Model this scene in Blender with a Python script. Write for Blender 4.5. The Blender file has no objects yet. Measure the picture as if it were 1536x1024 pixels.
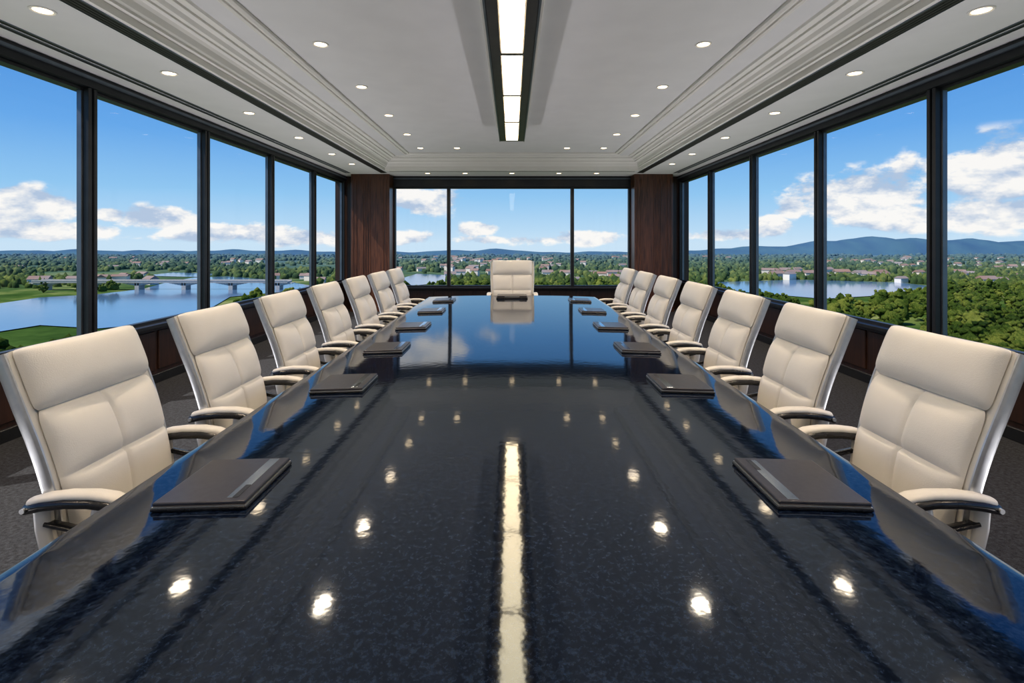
import bpy, bmesh, math, random
import numpy as np
from mathutils import Vector, Matrix
random.seed(4); np.random.seed(4)
scene=bpy.context.scene
scene.view_settings.view_transform='Standard'
scene.view_settings.look='None'
scene.view_settings.exposure=0.0

# ---------------------------------------------------------------- materials
def new_mat(name):
    m=bpy.data.materials.new(name); m.use_nodes=True
    nt=m.node_tree; b=nt.nodes['Principled BSDF']
    return m,nt,b
def pm(name,col,rough=.5,metal=0,noise=None,bump=0,bscale=200,ior=None,coat=0,spec=None):
    m,nt,b=new_mat(name)
    b.inputs['Base Color'].default_value=(*col,1)
    b.inputs['Roughness'].default_value=rough
    b.inputs['Metallic'].default_value=metal
    if ior: b.inputs['IOR'].default_value=ior
    if spec is not None: b.inputs['Specular IOR Level'].default_value=spec
    b.inputs['Coat Weight'].default_value=coat
    geo=nt.nodes.new('ShaderNodeTexCoord')
    if noise:
        col2,sc=noise
        n=nt.nodes.new('ShaderNodeTexNoise'); n.inputs['Scale'].default_value=sc; n.inputs['Detail'].default_value=6
        nt.links.new(geo.outputs['Object'],n.inputs['Vector'])
        r=nt.nodes.new('ShaderNodeValToRGB')
        r.color_ramp.elements[0].position=.35; r.color_ramp.elements[1].position=.65
        r.color_ramp.elements[0].color=(*col,1); r.color_ramp.elements[1].color=(*col2,1)
        nt.links.new(n.outputs['Fac'],r.inputs['Fac']); nt.links.new(r.outputs['Color'],b.inputs['Base Color'])
    if bump:
        n=nt.nodes.new('ShaderNodeTexNoise'); n.inputs['Scale'].default_value=bscale; n.inputs['Detail'].default_value=4
        nt.links.new(geo.outputs['Object'],n.inputs['Vector'])
        bp=nt.nodes.new('ShaderNodeBump'); bp.inputs['Strength'].default_value=bump; bp.inputs['Distance'].default_value=.01
        nt.links.new(n.outputs['Fac'],bp.inputs['Height']); nt.links.new(bp.outputs['Normal'],b.inputs['Normal'])
    return m
def emis(name,col,s):
    m=bpy.data.materials.new(name); m.use_nodes=True; nt=m.node_tree; nt.nodes.clear()
    e=nt.nodes.new('ShaderNodeEmission'); e.inputs['Color'].default_value=(*col,1); e.inputs['Strength'].default_value=s
    o=nt.nodes.new('ShaderNodeOutputMaterial'); nt.links.new(e.outputs[0],o.inputs[0]); return m

M_ceil=pm('ceiling_paint',(.66,.66,.68),.85,noise=((.63,.63,.65),3))
M_mould=pm('moulding_paint',(.78,.765,.74),.5,noise=((.74,.725,.70),2))
M_leather=pm('cream_leather',(.88,.86,.83),.42,noise=((.84,.82,.79),5),bump=.10,bscale=260)
M_shell=pm('cream_shell',(.74,.72,.68),.35,noise=((.70,.68,.64),6))
M_silver=pm('brushed_silver',(.66,.68,.70),.3,.8,noise=((.60,.62,.65),40))
M_strip=pm('laptop_strip',(.60,.66,.72),.14,1,noise=((.54,.60,.67),20))
M_blackpl=pm('black_gloss_plastic',(.012,.013,.016),.22,noise=((.018,.018,.022),30))
M_frame=pm('dark_window_frame',(.014,.016,.020),.38,.3,noise=((.020,.022,.026),8))
M_framelt=pm('anodised_fin',(.12,.15,.19),.35,.7,noise=((.15,.18,.22),8))
M_slot=pm('slot_black',(.006,.006,.006),.6,noise=((.012,.012,.012),40))
M_panel=emis('light_panel',(1,.76,.46),13.0)
M_bulb=emis('bulb_glow',(1,.74,.44),9)
M_fix=pm('fixture_graphite',(.05,.052,.058),.4,.5,noise=((.065,.067,.073),10))

def wood(name,c1,c2,rough=.32):
    m,nt,b=new_mat(name)
    tc=nt.nodes.new('ShaderNodeTexCoord'); mp=nt.nodes.new('ShaderNodeMapping')
    mp.inputs['Scale'].default_value=(14,14,.9)
    n=nt.nodes.new('ShaderNodeTexNoise'); n.inputs['Scale'].default_value=3; n.inputs['Detail'].default_value=9; n.inputs['Distortion'].default_value=.6
    r=nt.nodes.new('ShaderNodeValToRGB'); r.color_ramp.elements[0].position=.3; r.color_ramp.elements[1].position=.72
    r.color_ramp.elements[0].color=(*c1,1); r.color_ramp.elements[1].color=(*c2,1)
    nt.links.new(tc.outputs['Object'],mp.inputs['Vector']); nt.links.new(mp.outputs[0],n.inputs['Vector'])
    nt.links.new(n.outputs['Fac'],r.inputs['Fac']); nt.links.new(r.outputs['Color'],b.inputs['Base Color'])
    b.inputs['Roughness'].default_value=rough; return m
M_wood=wood('dark_walnut',(.028,.010,.006),(.125,.046,.023))
M_woodp=wood('walnut_panel',(.013,.006,.004),(.048,.019,.011),.4)

def carpet():
    m,nt,b=new_mat('charcoal_carpet')
    tc=nt.nodes.new('ShaderNodeTexCoord')
    n=nt.nodes.new('ShaderNodeTexNoise'); n.inputs['Scale'].default_value=45; n.inputs['Detail'].default_value=8; n.inputs['Roughness'].default_value=.8
    n2=nt.nodes.new('ShaderNodeTexNoise'); n2.inputs['Scale'].default_value=260
    r=nt.nodes.new('ShaderNodeValToRGB'); r.color_ramp.elements[0].position=.40; r.color_ramp.elements[1].position=.66
    r.color_ramp.elements[0].color=(.005,.006,.009,1); r.color_ramp.elements[1].color=(.058,.064,.080,1)
    nt.links.new(tc.outputs['Object'],n.inputs['Vector']); nt.links.new(tc.outputs['Object'],n2.inputs['Vector'])
    nt.links.new(n.outputs['Fac'],r.inputs['Fac']); nt.links.new(r.outputs['Color'],b.inputs['Base Color'])
    bp=nt.nodes.new('ShaderNodeBump'); bp.inputs['Strength'].default_value=.8; bp.inputs['Distance'].default_value=.01
    nt.links.new(n2.outputs['Fac'],bp.inputs['Height']); nt.links.new(bp.outputs['Normal'],b.inputs['Normal'])
    b.inputs['Roughness'].default_value=.95; return m
M_carpet=carpet()

def granite():
    m,nt,b=new_mat('polished_navy_granite')
    tc=nt.nodes.new('ShaderNodeTexCoord')
    n=nt.nodes.new('ShaderNodeTexNoise'); n.inputs['Scale'].default_value=62; n.inputs['Detail'].default_value=10; n.inputs['Roughness'].default_value=.85
    r=nt.nodes.new('ShaderNodeValToRGB'); r.color_ramp.elements[0].position=.47; r.color_ramp.elements[1].position=.66
    r.color_ramp.elements[0].color=(.0006,.002,.009,1); r.color_ramp.elements[1].color=(.020,.038,.082,1)
    nt.links.new(tc.outputs['Object'],n.inputs['Vector']); nt.links.new(n.outputs['Fac'],r.inputs['Fac']); nt.links.new(r.outputs['Color'],b.inputs['Base Color'])
    n2=nt.nodes.new('ShaderNodeTexNoise'); n2.inputs['Scale'].default_value=26; n2.inputs['Detail'].default_value=2
    bp=nt.nodes.new('ShaderNodeBump'); bp.inputs['Strength'].default_value=.018; bp.inputs['Distance'].default_value=.01
    nt.links.new(tc.outputs['Object'],n2.inputs['Vector']); nt.links.new(n2.outputs['Fac'],bp.inputs['Height']); nt.links.new(bp.outputs['Normal'],b.inputs['Normal'])
    b.inputs['Roughness'].default_value=.055; b.inputs['IOR'].default_value=1.52
    b.inputs['Specular Tint'].default_value=(.62,.80,1,1)
    return m
M_table=granite()

def glass():
    m=bpy.data.materials.new('window_glass'); m.use_nodes=True; nt=m.node_tree; nt.nodes.clear()
    t=nt.nodes.new('ShaderNodeBsdfTransparent'); t.inputs[0].default_value=(.98,.99,1,1)
    g=nt.nodes.new('ShaderNodeBsdfGlossy'); g.inputs['Roughness'].default_value=.0
    mx=nt.nodes.new('ShaderNodeMixShader'); mx.inputs[0].default_value=.012
    o=nt.nodes.new('ShaderNodeOutputMaterial')
    nt.links.new(t.outputs[0],mx.inputs[1]); nt.links.new(g.outputs[0],mx.inputs[2]); nt.links.new(mx.outputs[0],o.inputs[0]); return m
M_glass=glass()

# ---------------------------------------------------------------- mesh builder
class MB:
    def __init__(s): s.v=[]; s.f=[]; s.m=[]; s.mats=[]; s.s=[]
    def mi(s,mat):
        if mat not in s.mats: s.mats.append(mat)
        return s.mats.index(mat)
    def add(s,v,f,mat,smooth=True):
        o=len(s.v); k=s.mi(mat)
        s.v+= [tuple(p) for p in v]; s.f+=[tuple(i+o for i in q) for q in f]; s.m+=[k]*len(f); s.s+=[smooth]*len(f)
    def box(s,a,b,mat,bev=0,seg=2,M=None):
        bm=bmesh.new(); bmesh.ops.create_cube(bm,size=1)
        sx,sy,sz=[abs(b[i]-a[i]) for i in range(3)]; c=[(a[i]+b[i])/2 for i in range(3)]
        for v in bm.verts: v.co=Vector((v.co.x*sx,v.co.y*sy,v.co.z*sz))
        if bev: bmesh.ops.bevel(bm,geom=bm.edges[:],offset=bev,segments=seg,profile=.5,affect='EDGES')
        for v in bm.verts:
            v.co+=Vector(c)
            if M: v.co=M@v.co
        bm.verts.index_update()
        s.add([v.co[:] for v in bm.verts],[[v.index for v in f.verts] for f in bm.faces],mat,False); bm.free()
    def cyl(s,c,r,h,mat,n=20,axis='Z',r2=None):
        r2=r if r2 is None else r2; v=[];f=[]
        for k,(rr,z) in enumerate(((r,0),(r2,h))):
            for i in range(n):
                a=2*math.pi*i/n; p=(rr*math.cos(a),rr*math.sin(a),z)
                if axis=='X': p=(p[2],p[0],p[1])
                if axis=='Y': p=(p[1],p[2],p[0])
                v.append((c[0]+p[0],c[1]+p[1],c[2]+p[2]))
        for i in range(n): j=(i+1)%n; f.append((i,j,n+j,n+i))
        f.append(tuple(range(n))[::-1]); f.append(tuple(range(n,2*n)))
        s.add(v,f,mat)
    def sweep(s,path,side,w,h,mat,n=12,p=3.0,taper=None):
        path=[Vector(q) for q in path]; side=Vector(side).normalized(); v=[];f=[]
        for k,q in enumerate(path):
            t=(path[min(k+1,len(path)-1)]-path[max(k-1,0)]).normalized(); nn=side.cross(t).normalized()
            sc=taper[k] if taper else 1
            for i in range(n):
                a=2*math.pi*(i+.5)/n; ca,sa=math.cos(a),math.sin(a)
                x=math.copysign(abs(ca)**(2/p),ca)*w/2*sc; y=math.copysign(abs(sa)**(2/p),sa)*h/2*sc
                v.append(q+side*x+nn*y)
        for k in range(len(path)-1):
            for i in range(n):
                j=(i+1)%n; f.append((k*n+i,k*n+j,(k+1)*n+j,(k+1)*n+i))
        f.append(tuple(range(n))[::-1]); f.append(tuple(range((len(path)-1)*n,len(path)*n)))
        s.add(v,f,mat)
    def pillow(s,us,vs,pos,mat):
        nu,nv=len(us),len(vs); v=[];f=[]
        for sd in (1,0):
            for b in vs:
                for a in us: v.append(pos(a,b,sd))
        N=nu*nv
        for j in range(nv-1):
            for i in range(nu-1):
                q=(j*nu+i,j*nu+i+1,(j+1)*nu+i+1,(j+1)*nu+i); f.append(q); f.append(tuple(N+x for x in q[::-1]))
        bd=[i for i in range(nu)]+[(j+1)*nu-1 for j in range(1,nv)]+[(nv-1)*nu+i for i in range(nu-2,-1,-1)]+[j*nu for j in range(nv-2,0,-1)]
        for k in range(len(bd)):
            a,b=bd[k],bd[(k+1)%len(bd)]; f.append((b,a,N+a,N+b))
        s.add(v,f,mat)
    def mesh(s,name,angle=35):
        me=bpy.data.meshes.new(name); me.from_pydata(s.v,[],s.f)
        for m in s.mats: me.materials.append(m)
        me.polygons.foreach_set('material_index',s.m)
        bm=bmesh.new(); bm.from_mesh(me); bmesh.ops.recalc_face_normals(bm,faces=bm.faces); bm.to_mesh(me); bm.free()
        me.polygons.foreach_set('use_smooth',[True]*len(s.s))
        me.set_sharp_from_angle(angle=math.radians(angle))
        me.polygons.foreach_set('use_smooth',s.s); me.update(); return me
    def obj(s,name,angle=35,loc=(0,0,0)):
        return link(name,s.mesh(name,angle),loc)
def link(name,data,loc=(0,0,0),rot=0,parent=None,scale=(1,1,1)):
    o=bpy.data.objects.new(name,data); scene.collection.objects.link(o)
    o.location=loc; o.rotation_euler=(0,0,rot); o.scale=scale
    if parent: o.parent=parent
    return o

# ---------------------------------------------------------------- room
WX=3.84; Y0=-2.36; Y1=11.70; SILL=.64; GT=2.90; SOF=3.03; CZ=3.29
b=MB(); b.box((-WX-.2,Y0-.2,-.15),(WX+.2,Y1+.2,0),M_carpet); b.obj('floor')
for sgn,nm in ((-1,'left'),(1,'right')):
    b=MB()
    x0,x1=sorted((sgn*WX,sgn*(WX+.2)))
    b.box((x0,Y0,0),(x1,Y1,SILL-.03),M_woodp)
    y=Y0
    while y<Y1-.1:
        xa,xb=sorted((sgn*(WX-.018),sgn*(WX+.01)))
        b.box((xa,y+.03,.14),(xb,min(y+.85,Y1-.02),SILL-.08),M_woodp,.006,1); y+=.875
    b.obj('wall_'+nm)
    b=MB(); xa,xb=sorted((sgn*(WX-.10),sgn*(WX+.14))); b.box((xa,Y0,SILL-.035),(xb,Y1,SILL+.005),M_frame,.006,2)
    b.obj('trim_sill_'+nm)
    b=MB(); xa,xb=sorted((sgn*(WX-.03),sgn*WX)); b.box((xa,Y0,0),(xb,Y1-.45,.10),M_frame,.004,1); b.obj('baseboard_'+nm)
    b=MB(); xa,xb=sorted((sgn*(WX-.05),sgn*(WX+.2))); b.box((xa,Y0,GT+.005),(xb,Y1,SOF+.10),M_frame)
    xa,xb=sorted((sgn*(WX-.075),sgn*(WX-.05))); b.box((xa,Y0,SOF-.06),(xb,Y1,SOF-.035),M_framelt)
    b.obj('trim_header_'+nm)
wn=1
for sgn in (-1,1):
    for k in range(8):
        ya=-2.36+1.75*k; yb=ya+1.75
        b=MB()
        for yy,s2 in ((ya,1),(yb,-1)):
            def bx(xi,xo,a,c,mat,bev=0):
                xa,xb=sorted((sgn*(WX+xi),sgn*(WX+xo))); p,q=sorted((yy+s2*a,yy+s2*c))
                b.box((xa,p,SILL+.005),(xb,q,GT),mat,bev,1)
            bx(-.045,.06,0.015,.050,M_frame,.003)
            bx(-.02,.05,0.0,.015,M_framelt)
            bx(.01,.05,.050,.066,M_framelt)
        for za,zb in ((SILL+.005,SILL+.035),(GT-.03,GT)):
            xa,xb=sorted((sgn*(WX-.0),sgn*(WX+.06))); b.box((xa,ya+.05,za),(xb,yb-.05,zb),M_frame)
        x=sgn*(WX+.03)
        b.add([(x,ya+.055,SILL+.03),(x,yb-.055,SILL+.03),(x,yb-.055,GT-.02),(x,ya+.055,GT-.02)],[(0,1,2,3)],M_glass,False)
        b.obj('window_%d'%wn); wn+=1
FS=.50; FT=2.79
b=MB(); b.box((-WX-.2,Y1,0),(WX+.2,Y1+.2,FS-.03),M_woodp)
for i in range(6): b.box((-2.65+i*.885,Y1-.018,.14),(-2.65+i*.885+.86,Y1+.01,FS-.07),M_woodp,.006,1)
b.box((-WX-.2,Y1,FS-.03),(-2.70,Y1+.2,SOF+.1),M_woodp); b.box((2.70,Y1,FS-.03),(WX+.2,Y1+.2,SOF+.1),M_woodp)
b.box((-2.70,Y1,FT),(2.70,Y1+.2,SOF+.1),M_woodp)
b.obj('wall_front')
b=MB(); b.box((-2.68,Y1-.12,FS-.03),(2.68,Y1+.15,FS+.005),M_frame,.006,2); b.obj('trim_sill_front')
b=MB(); b.box((-2.70,Y1-.06,FT),(2.70,Y1,SOF),M_frame); b.box((-2.70,Y1-.08,SOF-.07),(2.70,Y1-.06,SOF-.05),M_framelt); b.obj('trim_header_front')
xs=[-2.70,-1.45,1.38,2.70]
for i in range(3):
    xa,xb=xs[i],xs[i+1]; b=MB()
    for xx,s2 in ((xa,1),(xb,-1)):
        p,q=sorted((xx,xx+s2*.03)); b.box((p,Y1-.03,FS+.005),(q,Y1+.10,FT),M_frame,.003,1)
        p,q=sorted((xx+s2*.03,xx+s2*.042)); b.box((p,Y1+.02,FS+.005),(q,Y1+.08,FT),M_framelt)
    b.box((xa+.03,Y1,FS+.005),(xb-.03,Y1+.1,FS+.04),M_frame); b.box((xa+.03,Y1,FT-.035),(xb-.03,Y1+.1,FT),M_frame)
    y=Y1+.05
    b.add([(xa+.035,y,FS+.03),(xb-.035,y,FS+.03),(xb-.035,y,FT-.03),(xa+.035,y,FT-.03)],[(0,1,2,3)],M_glass,False)
    b.obj('window_%d'%wn); wn+=1
for sgn,nm in ((-1,'left'),(1,'right')):
    b=MB(); xa,xb=sorted((sgn*2.70,sgn*3.55)); b.box((xa,Y1-.42,0),(xb,Y1,SOF),M_wood,.008,1)
    for i,xx in enumerate((2.76,2.83,3.12,3.17,3.22,3.27,3.42,3.49)):
        w=.022 if i in(2,3,4,5) else .018
        p,q=sorted((sgn*xx,sgn*(xx+w))); b.box((p,Y1-.434,.16),(q,Y1-.41,SOF-.12),M_wood,.004,1)
    b.box((xa-.01,Y1-.44,0),(xb+.01,Y1-.40,.12),M_wood,.004,1)
    b.obj('wooden_column')
b=MB(); b.box((-WX-.2,Y0-.2,0),(WX+.2,Y0,SOF+.1),M_mould)
for i in range(8): b.box((-3.75+i*.94,Y0-.01,.15),(-3.75+i*.94+.88,Y0+.02,2.9),M_mould,.006,1)
b.obj('wall_back')
TX=2.67; TY0=-1.3; TY1=10.7
b=MB(); b.box((-TX-.1,TY0-.1,CZ),(TX+.1,TY1+.1,CZ+.12),M_ceil); b.obj('ceiling')
b=MB()
b.box((-WX-.2,Y0,SOF),(-TX,Y1,SOF+.08),M_ceil); b.box((TX,Y0,SOF),(WX+.2,Y1,SOF+.08),M_ceil)
b.box((-TX,TY1,SOF),(TX,Y1,SOF+.08),M_ceil); b.box((-TX,Y0,SOF),(TX,TY0,SOF+.08),M_ceil); b.obj('ceiling_soffit')
def ring(prof,mat,name):
    v=[];f=[]
    for d,z in prof: v+=[(-TX+d,TY0+d,z),(TX-d,TY0+d,z),(TX-d,TY1-d,z),(-TX+d,TY1-d,z)]
    for k in range(len(prof)-1):
        for i in range(4): j=(i+1)%4; f.append((k*4+i,k*4+j,k*4+4+j,k*4+4+i))
    me=bpy.data.meshes.new(name); me.from_pydata(v,[],f); me.materials.append(mat)
    link(name,me)
ring([(-.015,3.029),(.0,3.018),(.012,3.024),(.012,3.08),(.05,3.08),(.05,3.10),(.065,3.115),(.08,3.16),(.10,3.18),(.13,3.188),(.13,3.205),(.17,3.205),(.19,3.235),(.23,3.245),(.23,3.265),(.29,3.268),(.30,3.2901)],M_mould,'trim_crown')
ring([(.53,3.2901),(.53,3.262),(.545,3.252),(.565,3.262),(.565,3.278),(.60,3.278),(.60,3.258),(.62,3.250),(.64,3.262),(.64,3.2901)],M_mould,'trim_bead')
for sgn in (-1,1):
    for x,w in ((2.71,.12),(3.50,.03),(3.57,.03)):
        b=MB(); xa,xb=sorted((sgn*x,sgn*(x+w)))
        b.box((xa-.006,Y0+.1,SOF-.008),(xa,11.1,SOF-.001),M_framelt); b.box((xb,Y0+.1,SOF-.008),(xb+.006,11.1,SOF-.001),M_framelt)
        b.box((xa,Y0+.1,SOF-.004),(xb,11.1,SOF-.001),M_slot)
        if w>.05:
            for q in (.030,.060,.090): b.box((xa+q-.002,Y0+.1,SOF-.007),(xa+q+.002,11.1,SOF-.004),M_frame)
        b.obj('air_diffuser')
b=MB(); b.box((-2.6,10.80,SOF-.006),(2.6,10.88,SOF-.001),M_slot); b.box((-2.6,10.785,SOF-.008),(2.6,10.80,SOF-.001),M_mould); b.obj('air_diffuser')

# ---------------------------------------------------------------- linear ceiling light
b=MB(); FZ=3.05; FY1=7.78; FY0=-1.0
b.box((-.235,FY0,CZ-.05),(.235,FY1+.03,CZ),M_mould,.004,1)
b.box((-.175,FY0,FZ+.03),(.175,FY1,CZ-.05),M_fix,.004,1)
for s in (-1,1):
    xa,xb=sorted((s*.175,s*.09)); b.box((xa,FY0,FZ),(xb,FY1,FZ+.03),M_fix,.004,1)
    xa,xb=sorted((s*.19,s*.175)); b.box((xa,FY0,FZ-.005),(xb,FY1,FZ+.12),M_framelt)
b.box((-.09,FY1-.06,FZ),(.09,FY1,FZ+.03),M_fix)
y=FY1-.06
while y-1.18>FY0:
    b.box((-.085,y-1.13,FZ+.006),(.085,y,FZ+.012),M_panel)
    b.box((-.09,y-1.18,FZ),(.09,y-1.13,FZ+.03),M_fix); y-=1.18
b.obj('linear_ceiling_light')

# ---------------------------------------------------------------- downlights
b=MB(); n=28; R=[(.072,0),(.072,-.006),(.066,-.010),(.058,-.008),(.052,-.002)]
v=[];f=[]
for r,z in R:
    for i in range(n): a=2*math.pi*i/n; v.append((r*math.cos(a),r*math.sin(a),z))
for k in range(len(R)-1):
    for i in range(n): j=(i+1)%n; f.append((k*n+i,k*n+j,(k+1)*n+j,(k+1)*n+i))
b.add(v,f,M_mould)
b.add([(.052*math.cos(2*math.pi*i/n),.052*math.sin(2*math.pi*i/n),-.0025) for i in range(n)],[tuple(range(n))],M_bulb)
dl=b.mesh('recessed_downlight')
sp=bpy.data.lights.new('downlight_beam','SPOT'); sp.energy=50; sp.color=(1,.78,.55); sp.spot_size=math.radians(140); sp.spot_blend=.8; sp.shadow_soft_size=.075
pos=[]
for y in (.8,2.05,3.3,4.6,5.85,7.15,8.4,9.6):
    for s in (-1,1): pos.append((s*1.72,y,CZ))
for s in (-1,1): pos.append((s*1.03,9.6,CZ))
for y in (-1.1,.4,1.9,3.36,4.6,6.0,7.4,8.75,9.85):
    for s in (-1,1): pos.append((s*3.08,y,SOF))
for x in (-1.84,-1.02,0,1.02,1.84): pos.append((x,11.15,SOF))
for p in pos:
    o=link('recessed_downlight',dl,p)
    l=link('lamp',sp,(0,0,-.02),parent=o)
for s in (-1,1):  # fill lamps added near the floor to brighten the ceiling, not room fixtures
    al=bpy.data.lights.new('added_ceiling_fill','AREA'); al.shape='RECTANGLE'; al.size=.25; al.size_y=12.5; al.energy=74; al.color=(1,.96,.97); al.spread=math.radians(130)
    o=link('added_ceiling_fill',al,(s*2.95,4.7,.03)); o.rotation_euler=(0,math.pi-s*math.radians(14),0)

# ---------------------------------------------------------------- table (polished slab, slight camber added to widen the window reflections)
TZ=.76; HW=1.18; TE=7.28
def camber(x): 
    a=max(0,abs(x)-.30); return -.026*a*a
b=MB()
prof=[(x,TZ+camber(x)) for x in np.linspace(-HW+.006,HW-.006,73)]
ez=TZ+camber(HW)
full=[(-HW+.05,ez-.045),(-HW+.006,ez-.045),(-HW,ez-.039),(-HW,ez-.006),(-HW+.0018,ez-.0018)]+prof+[(HW-.0018,ez-.0018),(HW,ez-.006),(HW,ez-.039),(HW-.006,ez-.045),(HW-.05,ez-.045)]
n=len(full)
v=[(x,.12,z) for x,z in full]+[(x,TE-.003,z) for x,z in full]
f=[(i,i+1,n+i+1,n+i) for i in range(n-1)]+[(n-1,0,n,2*n-1)]
v2=[(x*(1-.0025),TE,z-.003 if z>ez-.02 else z+.003) for x,z in full]
b.add(v,f,M_table,True)
b.add(v[n:]+v2,[(i,(i+1)%n,n+(i+1)%n,n+i) for i in range(n)]+[tuple(range(n,2*n))],M_table,False)
b.add(v[:n],[tuple(range(n))],M_table,False)
b.box((-HW+.05,.18,TZ-.10),(HW-.05,TE-.06,ez-.045),M_blackpl,.004,1)
for y in (1.1,3.6,6.1):
    b.box((-.42,y-.35,.0),(.42,y+.35,TZ-.10),M_woodp,.01,1)
    b.box((-.48,y-.41,0),(.48,y+.41,.07),M_blackpl,.006,1)
b.obj('conference_table',25)

# ---------------------------------------------------------------- chair
def lerp(a,b,t): return a+(b-a)*t
BK=[(0,-.200,.47),(.2,-.205,.60),(.4,-.232,.735),(.6,-.272,.87),(.8,-.325,1.01),(1,-.378,1.145)]
def spine(s):
    for i in range(len(BK)-1):
        if s<=BK[i+1][0] or i==len(BK)-2:
            t=(s-BK[i][0])/(BK[i+1][0]-BK[i][0]); P0=BK[max(i-1,0)];P1=BK[i];P2=BK[i+1];P3=BK[min(i+2,len(BK)-1)]
            def cr(k): return .5*((2*P1[k])+(-P0[k]+P2[k])*t+(2*P0[k]-5*P1[k]+4*P2[k]-P3[k])*t*t+(-P0[k]+3*P1[k]-3*P2[k]+P3[k])*t**3)
            return cr(1),cr(2)
def frame(s):
    y,z=spine(s); y2,z2=spine(s+.01); y1,z1=spine(s-.01)
    ty,tz=y2-y1,z2-z1; L=math.hypot(ty,tz); ty/=L;tz/=L
    return y,z,tz,-ty
us=[-1,-.992,-.97,-.93,-.87]+list(np.linspace(-.8,-.06,12))+[-.03,-.015,0,.015,.03]+list(np.linspace(.06,.8,12))+[.87,.93,.97,.992,1]
def vset(seams=()):
    v=[-1,-.99,-.965,-.92,-.86]+list(np.linspace(-.78,.78,17))+[.86,.92,.965,.99,1]
    for q in seams: v+= [q-.03,q-.015,q,q+.015,q+.03]
    v=sorted(set(round(float(x),4) for x in v)); out=[v[0]]
    for x in v[1:]:
        if x-out[-1]>.004: out.append(x)
    return out
def halfw(s): return .228+.022*min(1,max(0,s/.7))
def backcush(bb,s0,s1,T,hs=(),vseam=True,mat=M_leather,ext=0,base=.0,pw=6,puff=.012):
    def pos(u,v,sd):
        c=.05; uu=u*(1-c*abs(v)**12); vv=v*(1-c*.6*abs(u)**12)
        s=lerp(s0,s1,(vv+1)/2); y,z,ny,nz=frame(s); w=halfw(s)+ext
        edge=((1-abs(u)**pw)*(1-abs(v)**(pw)))
        e=max(edge,0)**.42
        t=T*e+puff*(1-u*u)*(1-v*v)
        if vseam: t-=.016*math.exp(-(u/.030)**2)*e
        for q in hs: t-=.016*math.exp(-((v-q)/.037)**2)*e
        if vseam and hs:
            q=hs[0]; vq=(v-q)/(1-q) if v>q else (v-q)/(1+q)
            t+=.010*math.sin(math.pi*min(1,abs(u)))*math.sin(math.pi*min(1,abs(vq)))
        curve=.018*u*u
        off=base+curve+(t if sd else -.012*e)
        return (uu*w,y+ny*off,z+nz*off)
    bb.pillow(us,vset(hs),pos,mat)
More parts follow.
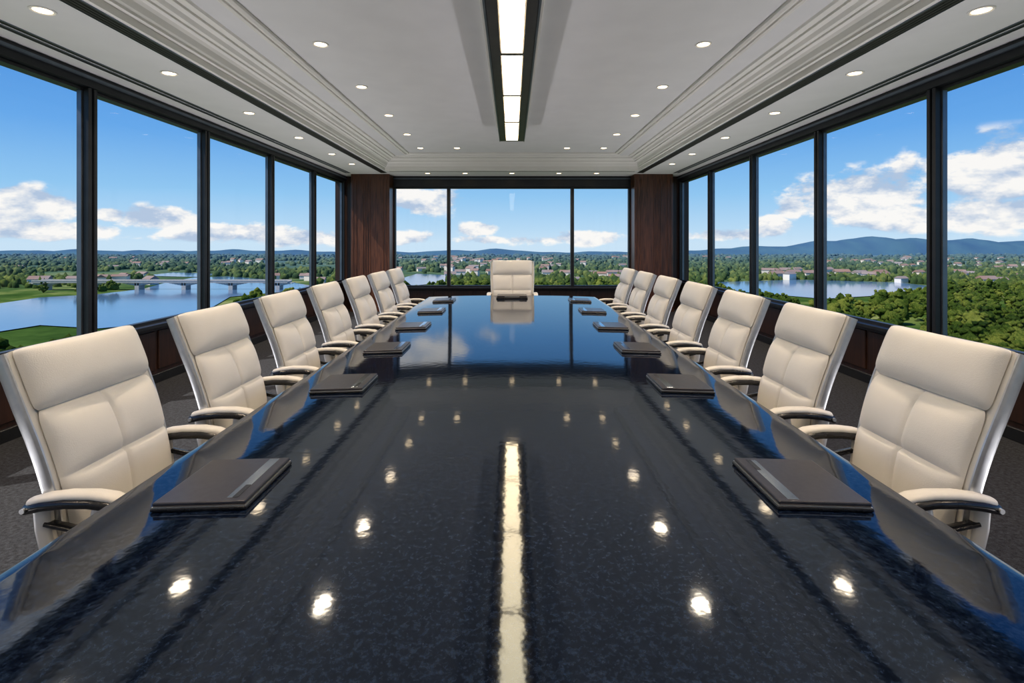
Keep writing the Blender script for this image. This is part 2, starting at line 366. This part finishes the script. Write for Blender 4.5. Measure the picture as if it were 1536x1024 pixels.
def build_chair():
    b=MB()
    backcush(b,.02,.715,.050,hs=(.08,),base=.012)
    backcush(b,.705,1.0,.068,vseam=False,base=.012,puff=.018,pw=5)
    def pos(u,v,sd):
        uu=u*(1-.05*abs(v)**12); s=lerp(-.06,1.0,(v*(1-.02*abs(u)**10)+1)/2); y,z,ny,nz=frame(max(0,min(1,s)))
        z+= (s-max(0,min(1,s)))*.7
        e=max((1-abs(u)**10)*(1-abs(v)**14),0)**.4
        off=.020*u*u+(.006 if sd else -.012-.018*e)
        return (uu*(halfw(s)+.018),y+ny*off,z+nz*off)
    b.pillow(us,vset(),pos,M_shell)
    def sp_(u,v,sd):
        uu=u*(1-.05*abs(v)**10); vv=v*(1-.05*abs(u)**10)
        e=max((1-abs(u)**7)*(1-abs(v)**7),0)**.42
        y=.02+vv*.245; drop=-.03*max(0,v-.6)**2/.16
        t=.05*e+.012*(1-u*u)*(1-v*v)-.010*math.exp(-(u/.028)**2)*e
        z=.435+drop+(t if sd else -.045*e)
        return (uu*.25,y,z)
    b.pillow(us,vset(),sp_,M_leather)
    b.box((-.22,-.2,.375),(.22,.2,.395),M_blackpl,.008,2)
    for s in (-1,1):
        path=[]
        for k in range(13):
            q=lerp(.985,.22,k/12); y,z,ny,nz=frame(q); path.append((s*(halfw(q)+.024),y+ny*.010,z+nz*.010))
        path+=[(s*.252,-.205,.56),(s*.25,-.20,.48),(s*.24,-.17,.41),(s*.21,-.10,.385)]
        b.sweep(path,(1,0,0),.014,.042,M_silver,12)
        b.sweep([(s*.285,-.215,.675),(s*.283,-.21,.60),(s*.275,-.195,.50),(s*.262,-.16,.42)],(1,0,0),.030,.055,M_shell,12)
        b.sweep([(s*.285,-.03,.675),(s*.285,-.045,.60),(s*.278,-.05,.50),(s*.258,-.04,.42)],(1,0,0),.026,.050,M_shell,12)
        ap=[(-.262,.668),(-.25,.680),(-.20,.692),(-.13,.700),(-.05,.700),(.01,.692),(.05,.678),(.068,.662)]
        b.sweep([(s*.287,y,z-.010) for y,z in ap],(1,0,0),.070,.036,M_blackpl,16,2.6,[.6,.92,1,1,1,1,.92,.55])
        b.sweep([(s*.287,y*.97,z+.010) for y,z in ap],(1,0,0),.054,.026,M_leather,16,2.4,[.5,.9,1,1,1,1,.9,.5])
        b.cyl((s*.287-.038,-.245,.674),.008,.076,M_silver,14,'X')
        b.cyl((s*.287-.038,.045,.668),.007,.076,M_silver,14,'X')
        b.sweep([(s*.29,.045,.660),(s*.288,.02,.632),(s*.287,-.04,.607),(s*.287,-.12,.603),(s*.287,-.2,.620)],(1,0,0),.030,.018,M_blackpl,10)
    b.box((-.11,-.13,.335),(.11,.13,.378),M_blackpl,.012,2)
    b.cyl((0,0,.22),.026,.12,M_silver,20); b.cyl((0,0,.10),.036,.14,M_blackpl,20); b.cyl((0,0,.07),.055,.05,M_silver,24,r2=.045)
    for k in range(5):
        a=2*math.pi*k/5+.3; c,s_=math.cos(a),math.sin(a)
        b.sweep([(c*.03,s_*.03,.105),(c*.16,s_*.16,.092),(c*.28,s_*.28,.078)],(-s_,c,0),.045,.028,M_silver,10,taper=[1,.85,.6])
        for t in (-.016,.016):
            b.cyl((c*.28-s_*t-.01,s_*.28+c*t,.028),.028,.02,M_blackpl,16,'X')
        b.cyl((c*.28,s_*.28,.05),.009,.03,M_silver,10)
    return b.mesh('office_chair',40)
ch=build_chair()
cy=[1.90,2.72,3.54,4.38,5.24,6.10,6.96]
for y in cy:
    link('office_chair',ch,(-1.265,y,0),-math.pi/2)
for y in cy:
    link('office_chair',ch,(1.265,y,0),math.pi/2)
link('executive_chair',ch,(.005,7.52,0),math.pi,scale=(1.2,1,1.07))

# ---------------------------------------------------------------- laptops
M_lap=pm('laptop_lid',(.050,.050,.062),.28,.6,noise=((.062,.062,.075),60),bump=.04,bscale=900)
def laptop():
    b=MB()
    b.box((-.135,-.150,0),(.135,.150,.010),M_blackpl,.003,2)
    b.box((-.131,-.146,.0120),(.131,.146,.024),M_lap,.004,2)
    b.box((-.132,-.147,.0095),(.132,.147,.0125),M_silver)
    b.box((.068,-.125,.0235),(.100,.135,.0250),M_strip,.0005,1)
    b.box((.084,-.125,.0242),(.100,-.05,.0256),M_blackpl,.0004,1)
    return b.mesh('laptop',30)
lp=laptop()
LX=.878; LZ=TZ+camber(LX)+.0006; LT=2*.026*(LX-.30)
for y in (1.58,2.70,3.62,4.58,5.62,6.66):
    o=link('laptop',lp,(-LX,y,LZ)); o.rotation_euler=(0,-LT,0)
    o=link('laptop',lp,(LX,y,LZ)); o.rotation_euler=(0,-LT,math.pi)
b=MB()
b.box((-.21,-.15,0),(.21,.15,.02),M_blackpl,.004,2); b.box((-.20,-.14,.0195),(.20,.14,.040),M_lap,.006,2); b.box((-.10,-.146,.024),(.10,-.139,.032),M_silver)
b.obj('document_case',loc=(0,6.98,TZ))

# ---------------------------------------------------------------- landscape
GZ=-43.5; HC=1.5-GZ
def G(px,py,h=0):
    Y=768*(HC-h)/(py-365); return ((px-768)/768*Y,Y)
def ground_mat():
    m,nt,b=new_mat('countryside')
    geo=nt.nodes.new('ShaderNodeNewGeometry'); L=nt.links.new
    n=nt.nodes.new('ShaderNodeTexNoise'); n.inputs['Scale'].default_value=.014; n.inputs['Detail'].default_value=8; n.inputs['Roughness'].default_value=.7
    r=nt.nodes.new('ShaderNodeValToRGB'); cr=r.color_ramp
    cr.elements[0].position=.3; cr.elements[0].color=(.018,.05,.012,1); cr.elements[1].position=.70; cr.elements[1].color=(.38,.38,.18,1)
    e=cr.elements.new(.5); e.color=(.06,.12,.025,1); e=cr.elements.new(.6); e.color=(.17,.22,.06,1)
    L(geo.outputs['Position'],n.inputs['Vector']); L(n.outputs['Fac'],r.inputs['Fac'])
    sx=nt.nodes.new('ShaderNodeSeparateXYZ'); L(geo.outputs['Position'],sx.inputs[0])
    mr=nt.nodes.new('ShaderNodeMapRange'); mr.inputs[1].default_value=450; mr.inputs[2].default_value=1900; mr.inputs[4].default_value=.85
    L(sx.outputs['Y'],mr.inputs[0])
    mx=nt.nodes.new('ShaderNodeMixRGB'); mx.inputs[2].default_value=(.13,.23,.32,1)  # atmospheric haze painted into the ground colour, bluer with distance
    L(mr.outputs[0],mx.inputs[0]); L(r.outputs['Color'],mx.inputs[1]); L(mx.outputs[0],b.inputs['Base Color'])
    b.inputs['Roughness'].default_value=1; b.inputs['Specular IOR Level'].default_value=0
    return m
M_ground=ground_mat()
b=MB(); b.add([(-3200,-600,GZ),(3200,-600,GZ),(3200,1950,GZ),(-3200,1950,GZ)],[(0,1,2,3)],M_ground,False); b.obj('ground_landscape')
def tree_mat(name,c1,c2,c3):
    m,nt,b=new_mat(name); L=nt.links.new
    geo=nt.nodes.new('ShaderNodeNewGeometry')
    n=nt.nodes.new('ShaderNodeTexNoise'); n.inputs['Scale'].default_value=.06; n.inputs['Detail'].default_value=3
    n2=nt.nodes.new('ShaderNodeTexNoise'); n2.inputs['Scale'].default_value=1.3; n2.inputs['Detail'].default_value=6; n2.inputs['Roughness'].default_value=.8
    ad=nt.nodes.new('ShaderNodeMath'); ad.operation='ADD'; ml=nt.nodes.new('ShaderNodeMath'); ml.operation='MULTIPLY'; ml.inputs[1].default_value=.5
    L(geo.outputs['Position'],n.inputs['Vector']); L(geo.outputs['Position'],n2.inputs['Vector'])
    L(n.outputs['Fac'],ad.inputs[0]); L(n2.outputs['Fac'],ad.inputs[1]); L(ad.outputs[0],ml.inputs[0])
    r=nt.nodes.new('ShaderNodeValToRGB'); cr=r.color_ramp; cr.elements[0].position=.38; cr.elements[0].color=(*c1,1); cr.elements[1].position=.61; cr.elements[1].color=(*c3,1)
    e=cr.elements.new(.5); e.color=(*c2,1)
    L(ml.outputs[0],r.inputs['Fac'])
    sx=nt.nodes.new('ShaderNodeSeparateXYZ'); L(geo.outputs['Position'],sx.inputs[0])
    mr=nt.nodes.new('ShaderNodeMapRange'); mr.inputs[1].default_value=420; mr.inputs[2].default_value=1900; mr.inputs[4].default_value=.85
    L(sx.outputs['Y'],mr.inputs[0]); mx=nt.nodes.new('ShaderNodeMixRGB'); mx.inputs[2].default_value=(.10,.19,.27,1)  # foliage colour fades to blue with depth, standing in for air haze
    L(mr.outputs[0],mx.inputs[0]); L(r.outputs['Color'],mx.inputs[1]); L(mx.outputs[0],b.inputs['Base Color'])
    bp=nt.nodes.new('ShaderNodeBump'); bp.inputs['Strength'].default_value=1; bp.inputs['Distance'].default_value=1.2
    L(n2.outputs['Fac'],bp.inputs['Height']); L(bp.outputs['Normal'],b.inputs['Normal'])
    b.inputs['Roughness'].default_value=1; b.inputs['Specular IOR Level'].default_value=0
    return m
M_tree=tree_mat('foliage',(.018,.042,.010),(.08,.135,.022),(.28,.32,.06))
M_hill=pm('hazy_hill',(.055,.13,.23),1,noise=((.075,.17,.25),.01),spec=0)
M_water=pm('river_water',(.09,.19,.34),.12,noise=((.11,.22,.38),.02),bump=.15,bscale=.4)
M_conc=pm('pale_concrete',(.5,.5,.48),.8,noise=((.42,.42,.4),.5))
M_wall=pm('house_render',(.75,.68,.58),.9,noise=((.85,.83,.8),.02))
M_roof=pm('house_roof',(.30,.18,.14),.9,noise=((.28,.26,.26),.02))
rivers=[[(-260,470),(0,456),(60,447),(147,442),(215,434),(250,424),(290,417),(340,415),(420,421),(478,431),(430,438),(345,446),(318,462),(296,476),(230,487),(147,494),(60,489),(-260,540)],
        [(1060,424),(1200,420),(1345,424),(1400,430),(1352,442),(1235,449),(1110,438)],
        [(590,422),(625,411),(672,413),(668,424),(600,431)],
        [(215,414),(260,409),(330,411),(300,416)]]
rg=[]
for i,r in enumerate(rivers):
    P=[G(*q) for q in r]; rg.append(np.array(P))
    me=bpy.data.meshes.new('river'); me.from_pydata([(x,y,GZ+.6) for x,y in P],[],[tuple(range(len(P)))]); me.materials.append(M_water); link('river',me)
def inside(P,x,y):
    c=np.zeros(len(x),bool); n=len(P); j=n-1
    for i in range(n):
        xi,yi=P[i]; xj,yj=P[j]
        c^=((yi>y)!=(yj>y))&(x<(xj-xi)*(y-yi)/(yj-yi+1e-9)+xi); j=i
    return c
bm=bmesh.new(); bmesh.ops.create_icosphere(bm,subdivisions=1,radius=1); IV1=np.array([v.co[:] for v in bm.verts]); IF1=np.array([[v.index for v in f.verts] for f in bm.faces]); bm.free()
def blobs(name,C,R,mat,V,F,jit=.22):
    n=len(C); nv=len(V)
    W=V[None]*(1+np.random.uniform(-jit,jit,(n,nv,1)))*R[:,None,:]+C[:,None,:]
    FF=(F[None]+(np.arange(n)*nv)[:,None,None]).reshape(-1,3)
    me=bpy.data.meshes.new(name); me.vertices.add(n*nv); me.vertices.foreach_set('co',W.reshape(-1).astype(np.float32))
    me.loops.add(len(FF)*3); me.loops.foreach_set('vertex_index',FF.reshape(-1).astype(np.int32))
    me.polygons.add(len(FF)); me.polygons.foreach_set('loop_start',np.arange(0,len(FF)*3,3,dtype=np.int32)); me.polygons.foreach_set('loop_total',np.full(len(FF),3,dtype=np.int32))
    me.update(); me.validate(); me.materials.append(mat); link(name,me)
def scatter(n,y0,y1,pw=1.0,lim=1.35):
    t=np.random.rand(n)**pw; y=y0+(y1-y0)*t; x=np.random.uniform(-lim,lim,n)*y
    k=np.ones(n,bool)
    for P in rg:
        for dy in (0,12,30,60,90): k&=~inside(P,x*(1+dy/np.maximum(y,1)),y+dy)
    return x[k],y[k]
x,y=scatter(2000,160,470)
dens=np.sin(x*.021+1)*np.sin(y*.03)+np.random.rand(len(x))*1.3; k=((dens>.15)|((x>60)&(y<400)))&~((x<-.25*y)&(y>262)&(x>-1.1*y)&(y<450)&(x<-.55*y)); x=x[k]; y=y[k]
C=[];R=[]
for a,c in zip(x,y):
    h=random.uniform(7,15); w=h*random.uniform(.34,.46)
    for q in range(22):
        t=random.uniform(0,6.28); zz=random.uniform(.22,.93); rr=w*random.uniform(.45,.95)*math.sqrt(max(.04,1-((zz-.48)/.5)**2))
        C.append((a+rr*math.cos(t),c+rr*math.sin(t),GZ+h*zz)); s=w*random.uniform(.18,.33); R.append((s,s,s*.85))
    C.append((a,c,GZ+h*.5)); R.append((w*.80,w*.80,h*.42))
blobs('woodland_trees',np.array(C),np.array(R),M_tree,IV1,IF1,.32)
x,y=scatter(18000,510,1900,1.25)
dens=np.sin(x*.011+2)*np.sin(y*.014+.5)+np.sin(x*.004)*.5+np.random.rand(len(x))*1.4; k=dens>.48; x=x[k];y=y[k]
h=np.random.uniform(3.5,8,len(x)); wd=np.random.uniform(2.2,5.5,len(x))*(1+(y-460)/1200)
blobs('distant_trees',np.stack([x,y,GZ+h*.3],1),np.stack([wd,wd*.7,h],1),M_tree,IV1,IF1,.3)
b=MB()
def house(x,y,w,d,h,a):
    c,s=math.cos(a),math.sin(a)
    def T(p): return (x+p[0]*c-p[1]*s,y+p[0]*s+p[1]*c,GZ+p[2])
    v=[(-w,-d,0),(w,-d,0),(w,d,0),(-w,d,0),(-w,-d,h),(w,-d,h),(w,d,h),(-w,d,h)]
    b.add([T(p) for p in v],[(0,1,5,4),(1,2,6,5),(2,3,7,6),(3,0,4,7)],M_wall,False)
    e=.6; v=[(-w-e,-d-e,h),(w+e,-d-e,h),(w+e,d+e,h),(-w-e,d+e,h),(-w-e,0,h+d*.7),(w+e,0,h+d*.7)]
    b.add([T(p) for p in v],[(0,1,5,4),(2,3,4,5),(0,4,3),(1,2,5)],M_roof,False)
x,y=scatter(420,560,1500,1.1)
for a,c in zip(x,y):
    cl=math.sin(a*.008+1)*math.cos(c*.006)
    if cl>.1 or abs(a)<200: house(a,c,random.uniform(4,8),random.uniform(3,5),random.uniform(4,8),random.uniform(-.6,.6))
for px,py in ((1165,418),(1190,416),(1215,417),(1262,415),(1290,417),(1180,412),(1240,411),(1320,416),(60,428),(1480,428)):
    X,Y=G(px,py); house(X,Y,9,5,7,random.uniform(-.4,.4))
b.obj('town_houses',20)
b=MB(); BY=495
x0=-460; x1=-215
b.box((x0,BY-5,GZ+7.2),(x1,BY+5,GZ+8.8),M_conc); b.box((x0,BY-5.3,GZ+8.8),(x1,BY-4.9,GZ+9.9),M_conc); b.box((x0,BY+4.9,GZ+8.8),(x1,BY+5.3,GZ+9.9),M_conc)
npier=5
for i in range(npier+1):
    px=lerp(x0+10,x1-10,i/npier); b.box((px-2,BY-4,GZ),(px+2,BY+4,GZ+7.2),M_conc)
    for s in (-1,1):
        for q in range(5):
            b.box((px+s*(2+q*2.6)-1.4,BY-4,GZ+4.6+q*.5),(px+s*(2+q*2.6)+1.4,BY+4,GZ+7.3),M_conc)
b.obj('road_bridge')
nx=240; ny=7; v=[];f=[]
X=np.linspace(-3000,3000,nx)
def hillh(x,Yh):
    px=768+768*x/Yh
    h=13+2.5*math.sin(px*.02)+2*math.sin(px*.057+1)+1.2*math.sin(px*.13)
    h+=44*math.exp(-((px-1275)/95)**2)*1.0+40*math.exp(-((px-1430)/120)**2)+16*math.exp(-((px-1130)/70)**2)+28*math.exp(-((px-1600)/130)**2)+9*math.exp(-((px-740)/30)**2)+5*math.exp(-((px-230)/200)**2)
    return h
for j in range(ny):
    t=j/(ny-1); yy=1930+t*240
    for xx in X:
        v.append((xx,yy,GZ+hillh(xx,2050)*math.sin(math.pi*min(1,t*1.0))**.7*(1+.08*math.sin(xx*.03+j)) ))
for j in range(ny-1):
    for i in range(nx-1): f.append((j*nx+i,j*nx+i+1,(j+1)*nx+i+1,(j+1)*nx+i))
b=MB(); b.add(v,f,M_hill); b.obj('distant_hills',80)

# ---------------------------------------------------------------- world sky with clouds
w=bpy.data.worlds.new('sky'); scene.world=w; w.use_nodes=True; nt=w.node_tree; nt.nodes.clear(); L=nt.links.new
def N(t,**k):
    n=nt.nodes.new(t)
    for a,c in k.items(): setattr(n,a,c)
    return n
tc=N('ShaderNodeTexCoord'); sep=N('ShaderNodeSeparateXYZ'); L(tc.outputs['Generated'],sep.inputs[0])
def math_(op,a,b_=None,c=None,clamp=False):
    n=N('ShaderNodeMath',operation=op); n.use_clamp=clamp
    for i,q in enumerate((a,b_,c)):
        if q is None: continue
        if isinstance(q,(int,float)): n.inputs[i].default_value=q
        else: L(q,n.inputs[i])
    return n.outputs[0]
az=math_('ARCTAN2',sep.outputs['X'],sep.outputs['Y']); el=math_('ARCSINE',sep.outputs['Z'])
comb=N('ShaderNodeCombineXYZ'); L(az,comb.inputs[0]); L(el,comb.inputs[1])
def noise(vec,scale,det=9,rough=.58):
    n=N('ShaderNodeTexNoise'); n.inputs['Scale'].default_value=scale; n.inputs['Detail'].default_value=det; n.inputs['Roughness'].default_value=rough
    L(vec,n.inputs['Vector']); return n.outputs['Fac']
def vm(op,a,v):
    n=N('ShaderNodeVectorMath',operation=op); L(a,n.inputs[0]); n.inputs[1].default_value=v; return n.outputs[0]
p1=vm('MULTIPLY',comb.outputs[0],(1,1.7,1)); p2=vm('ADD',p1,(0.0,.03,0))
n1=noise(p1,11.0); n2=noise(p2,11.0)
bl=[(1300,296,105,34,1.1),(1480,256,120,42,1.1),(1400,325,170,22,1),(1540,320,70,22,.95),(1600,250,90,50,1),(1190,312,24,14,.9),(1155,338,25,14,1),(1090,352,60,9,.85),
 (40,308,105,24,1.05),(235,328,55,16,1.1),(160,322,40,10,.9),(340,350,110,14,.95),(60,345,110,14,1),(450,357,70,12,.9),(-60,300,90,28,.9),
 (652,302,44,20,1.0),(607,298,18,16,1),(720,343,30,9,.9),(600,356,50,9,.8),(885,356,60,10,.95),(790,360,90,7,.75),
 (620,195,40,28,1),(668,205,30,22,.95),(730,230,20,10,.8),(60,-150,130,60,.95),(210,-70,70,40,.9),(40,-10,120,50,.95),(330,30,50,22,.7),(1420,-60,60,40,.7),(-100,120,60,30,.6)]
cov=None
for px,py,sx_,sy_,am in bl:
    dx=(px-768)/768; A=math.atan(dx); E=math.atan((365-py)/768*math.cos(A)); sa=sx_/768*math.cos(A)**2; se=sy_/768*math.cos(A)
    d=vm('SUBTRACT',comb.outputs[0],(A,E,0)); d=vm('MULTIPLY',d,(1/sa,1/se,0))
    ln=N('ShaderNodeVectorMath',operation='LENGTH'); L(d,ln.inputs[0])
    mr=N('ShaderNodeMapRange',interpolation_type='SMOOTHSTEP'); mr.inputs[1].default_value=1.9; mr.inputs[2].default_value=0; mr.inputs[3].default_value=0; mr.inputs[4].default_value=am
    L(ln.outputs['Value'],mr.inputs[0]); cov=mr.outputs[0] if cov is None else math_('MAXIMUM',cov,mr.outputs[0])
dn=math_('ADD',math_('MULTIPLY',math_('SUBTRACT',n1,.5),2.6),math_('SUBTRACT',cov,.28))
mr=N('ShaderNodeMapRange',interpolation_type='SMOOTHSTEP'); mr.inputs[1].default_value=0; mr.inputs[2].default_value=.34; L(dn,mr.inputs[0])
gate=N('ShaderNodeMapRange'); gate.inputs[1].default_value=.02; gate.inputs[2].default_value=.2; L(cov,gate.inputs[0])
alpha=math_('MULTIPLY',math_('MULTIPLY',mr.outputs[0],.97),gate.outputs[0])
lt=math_('MULTIPLY_ADD',math_('SUBTRACT',n1,n2),6.0,.62,clamp=True)
r=N('ShaderNodeValToRGB'); cr=r.color_ramp; L(sep.outputs['Z'],r.inputs['Fac'])
cr.elements[0].position=0; cr.elements[0].color=(.60,.78,.93,1); cr.elements[1].position=.8; cr.elements[1].color=(.015,.09,.38,1)
for p,c in ((.03,(.48,.71,.92)),(.09,(.29,.58,.89)),(.18,(.14,.40,.83)),(.32,(.055,.25,.70)),(.5,(.03,.17,.58))):
    e=cr.elements.new(p); e.color=(*c,1)
cc=N('ShaderNodeMixRGB'); cc.inputs[1].default_value=(.46,.57,.74,1); cc.inputs[2].default_value=(1.0,.97,.93,1); L(lt,cc.inputs[0])
mx=N('ShaderNodeMixRGB'); L(alpha,mx.inputs[0]); L(r.outputs['Color'],mx.inputs[1]); L(cc.outputs[0],mx.inputs[2])
bg=N('ShaderNodeBackground'); bg.inputs['Strength'].default_value=1.0; L(mx.outputs[0],bg.inputs[0])
o=N('ShaderNodeOutputWorld'); L(bg.outputs[0],o.inputs[0])
sl=bpy.data.lights.new('sun','SUN'); sl.energy=4.8; sl.color=(1,.92,.80); sl.angle=.009
so=link('sun',sl,(-20,-10,30)); d=Vector((.60,.30,-.78)); so.rotation_euler=d.to_track_quat('-Z','Y').to_euler()

# ---------------------------------------------------------------- camera
cam=bpy.data.cameras.new('camera'); cam.lens=18; cam.sensor_width=36; cam.shift_y=-147/1536; cam.clip_start=.02; cam.clip_end=8000
co=link('camera',cam,(0,0,1.5)); co.rotation_euler=(math.radians(90),0,0); scene.camera=co
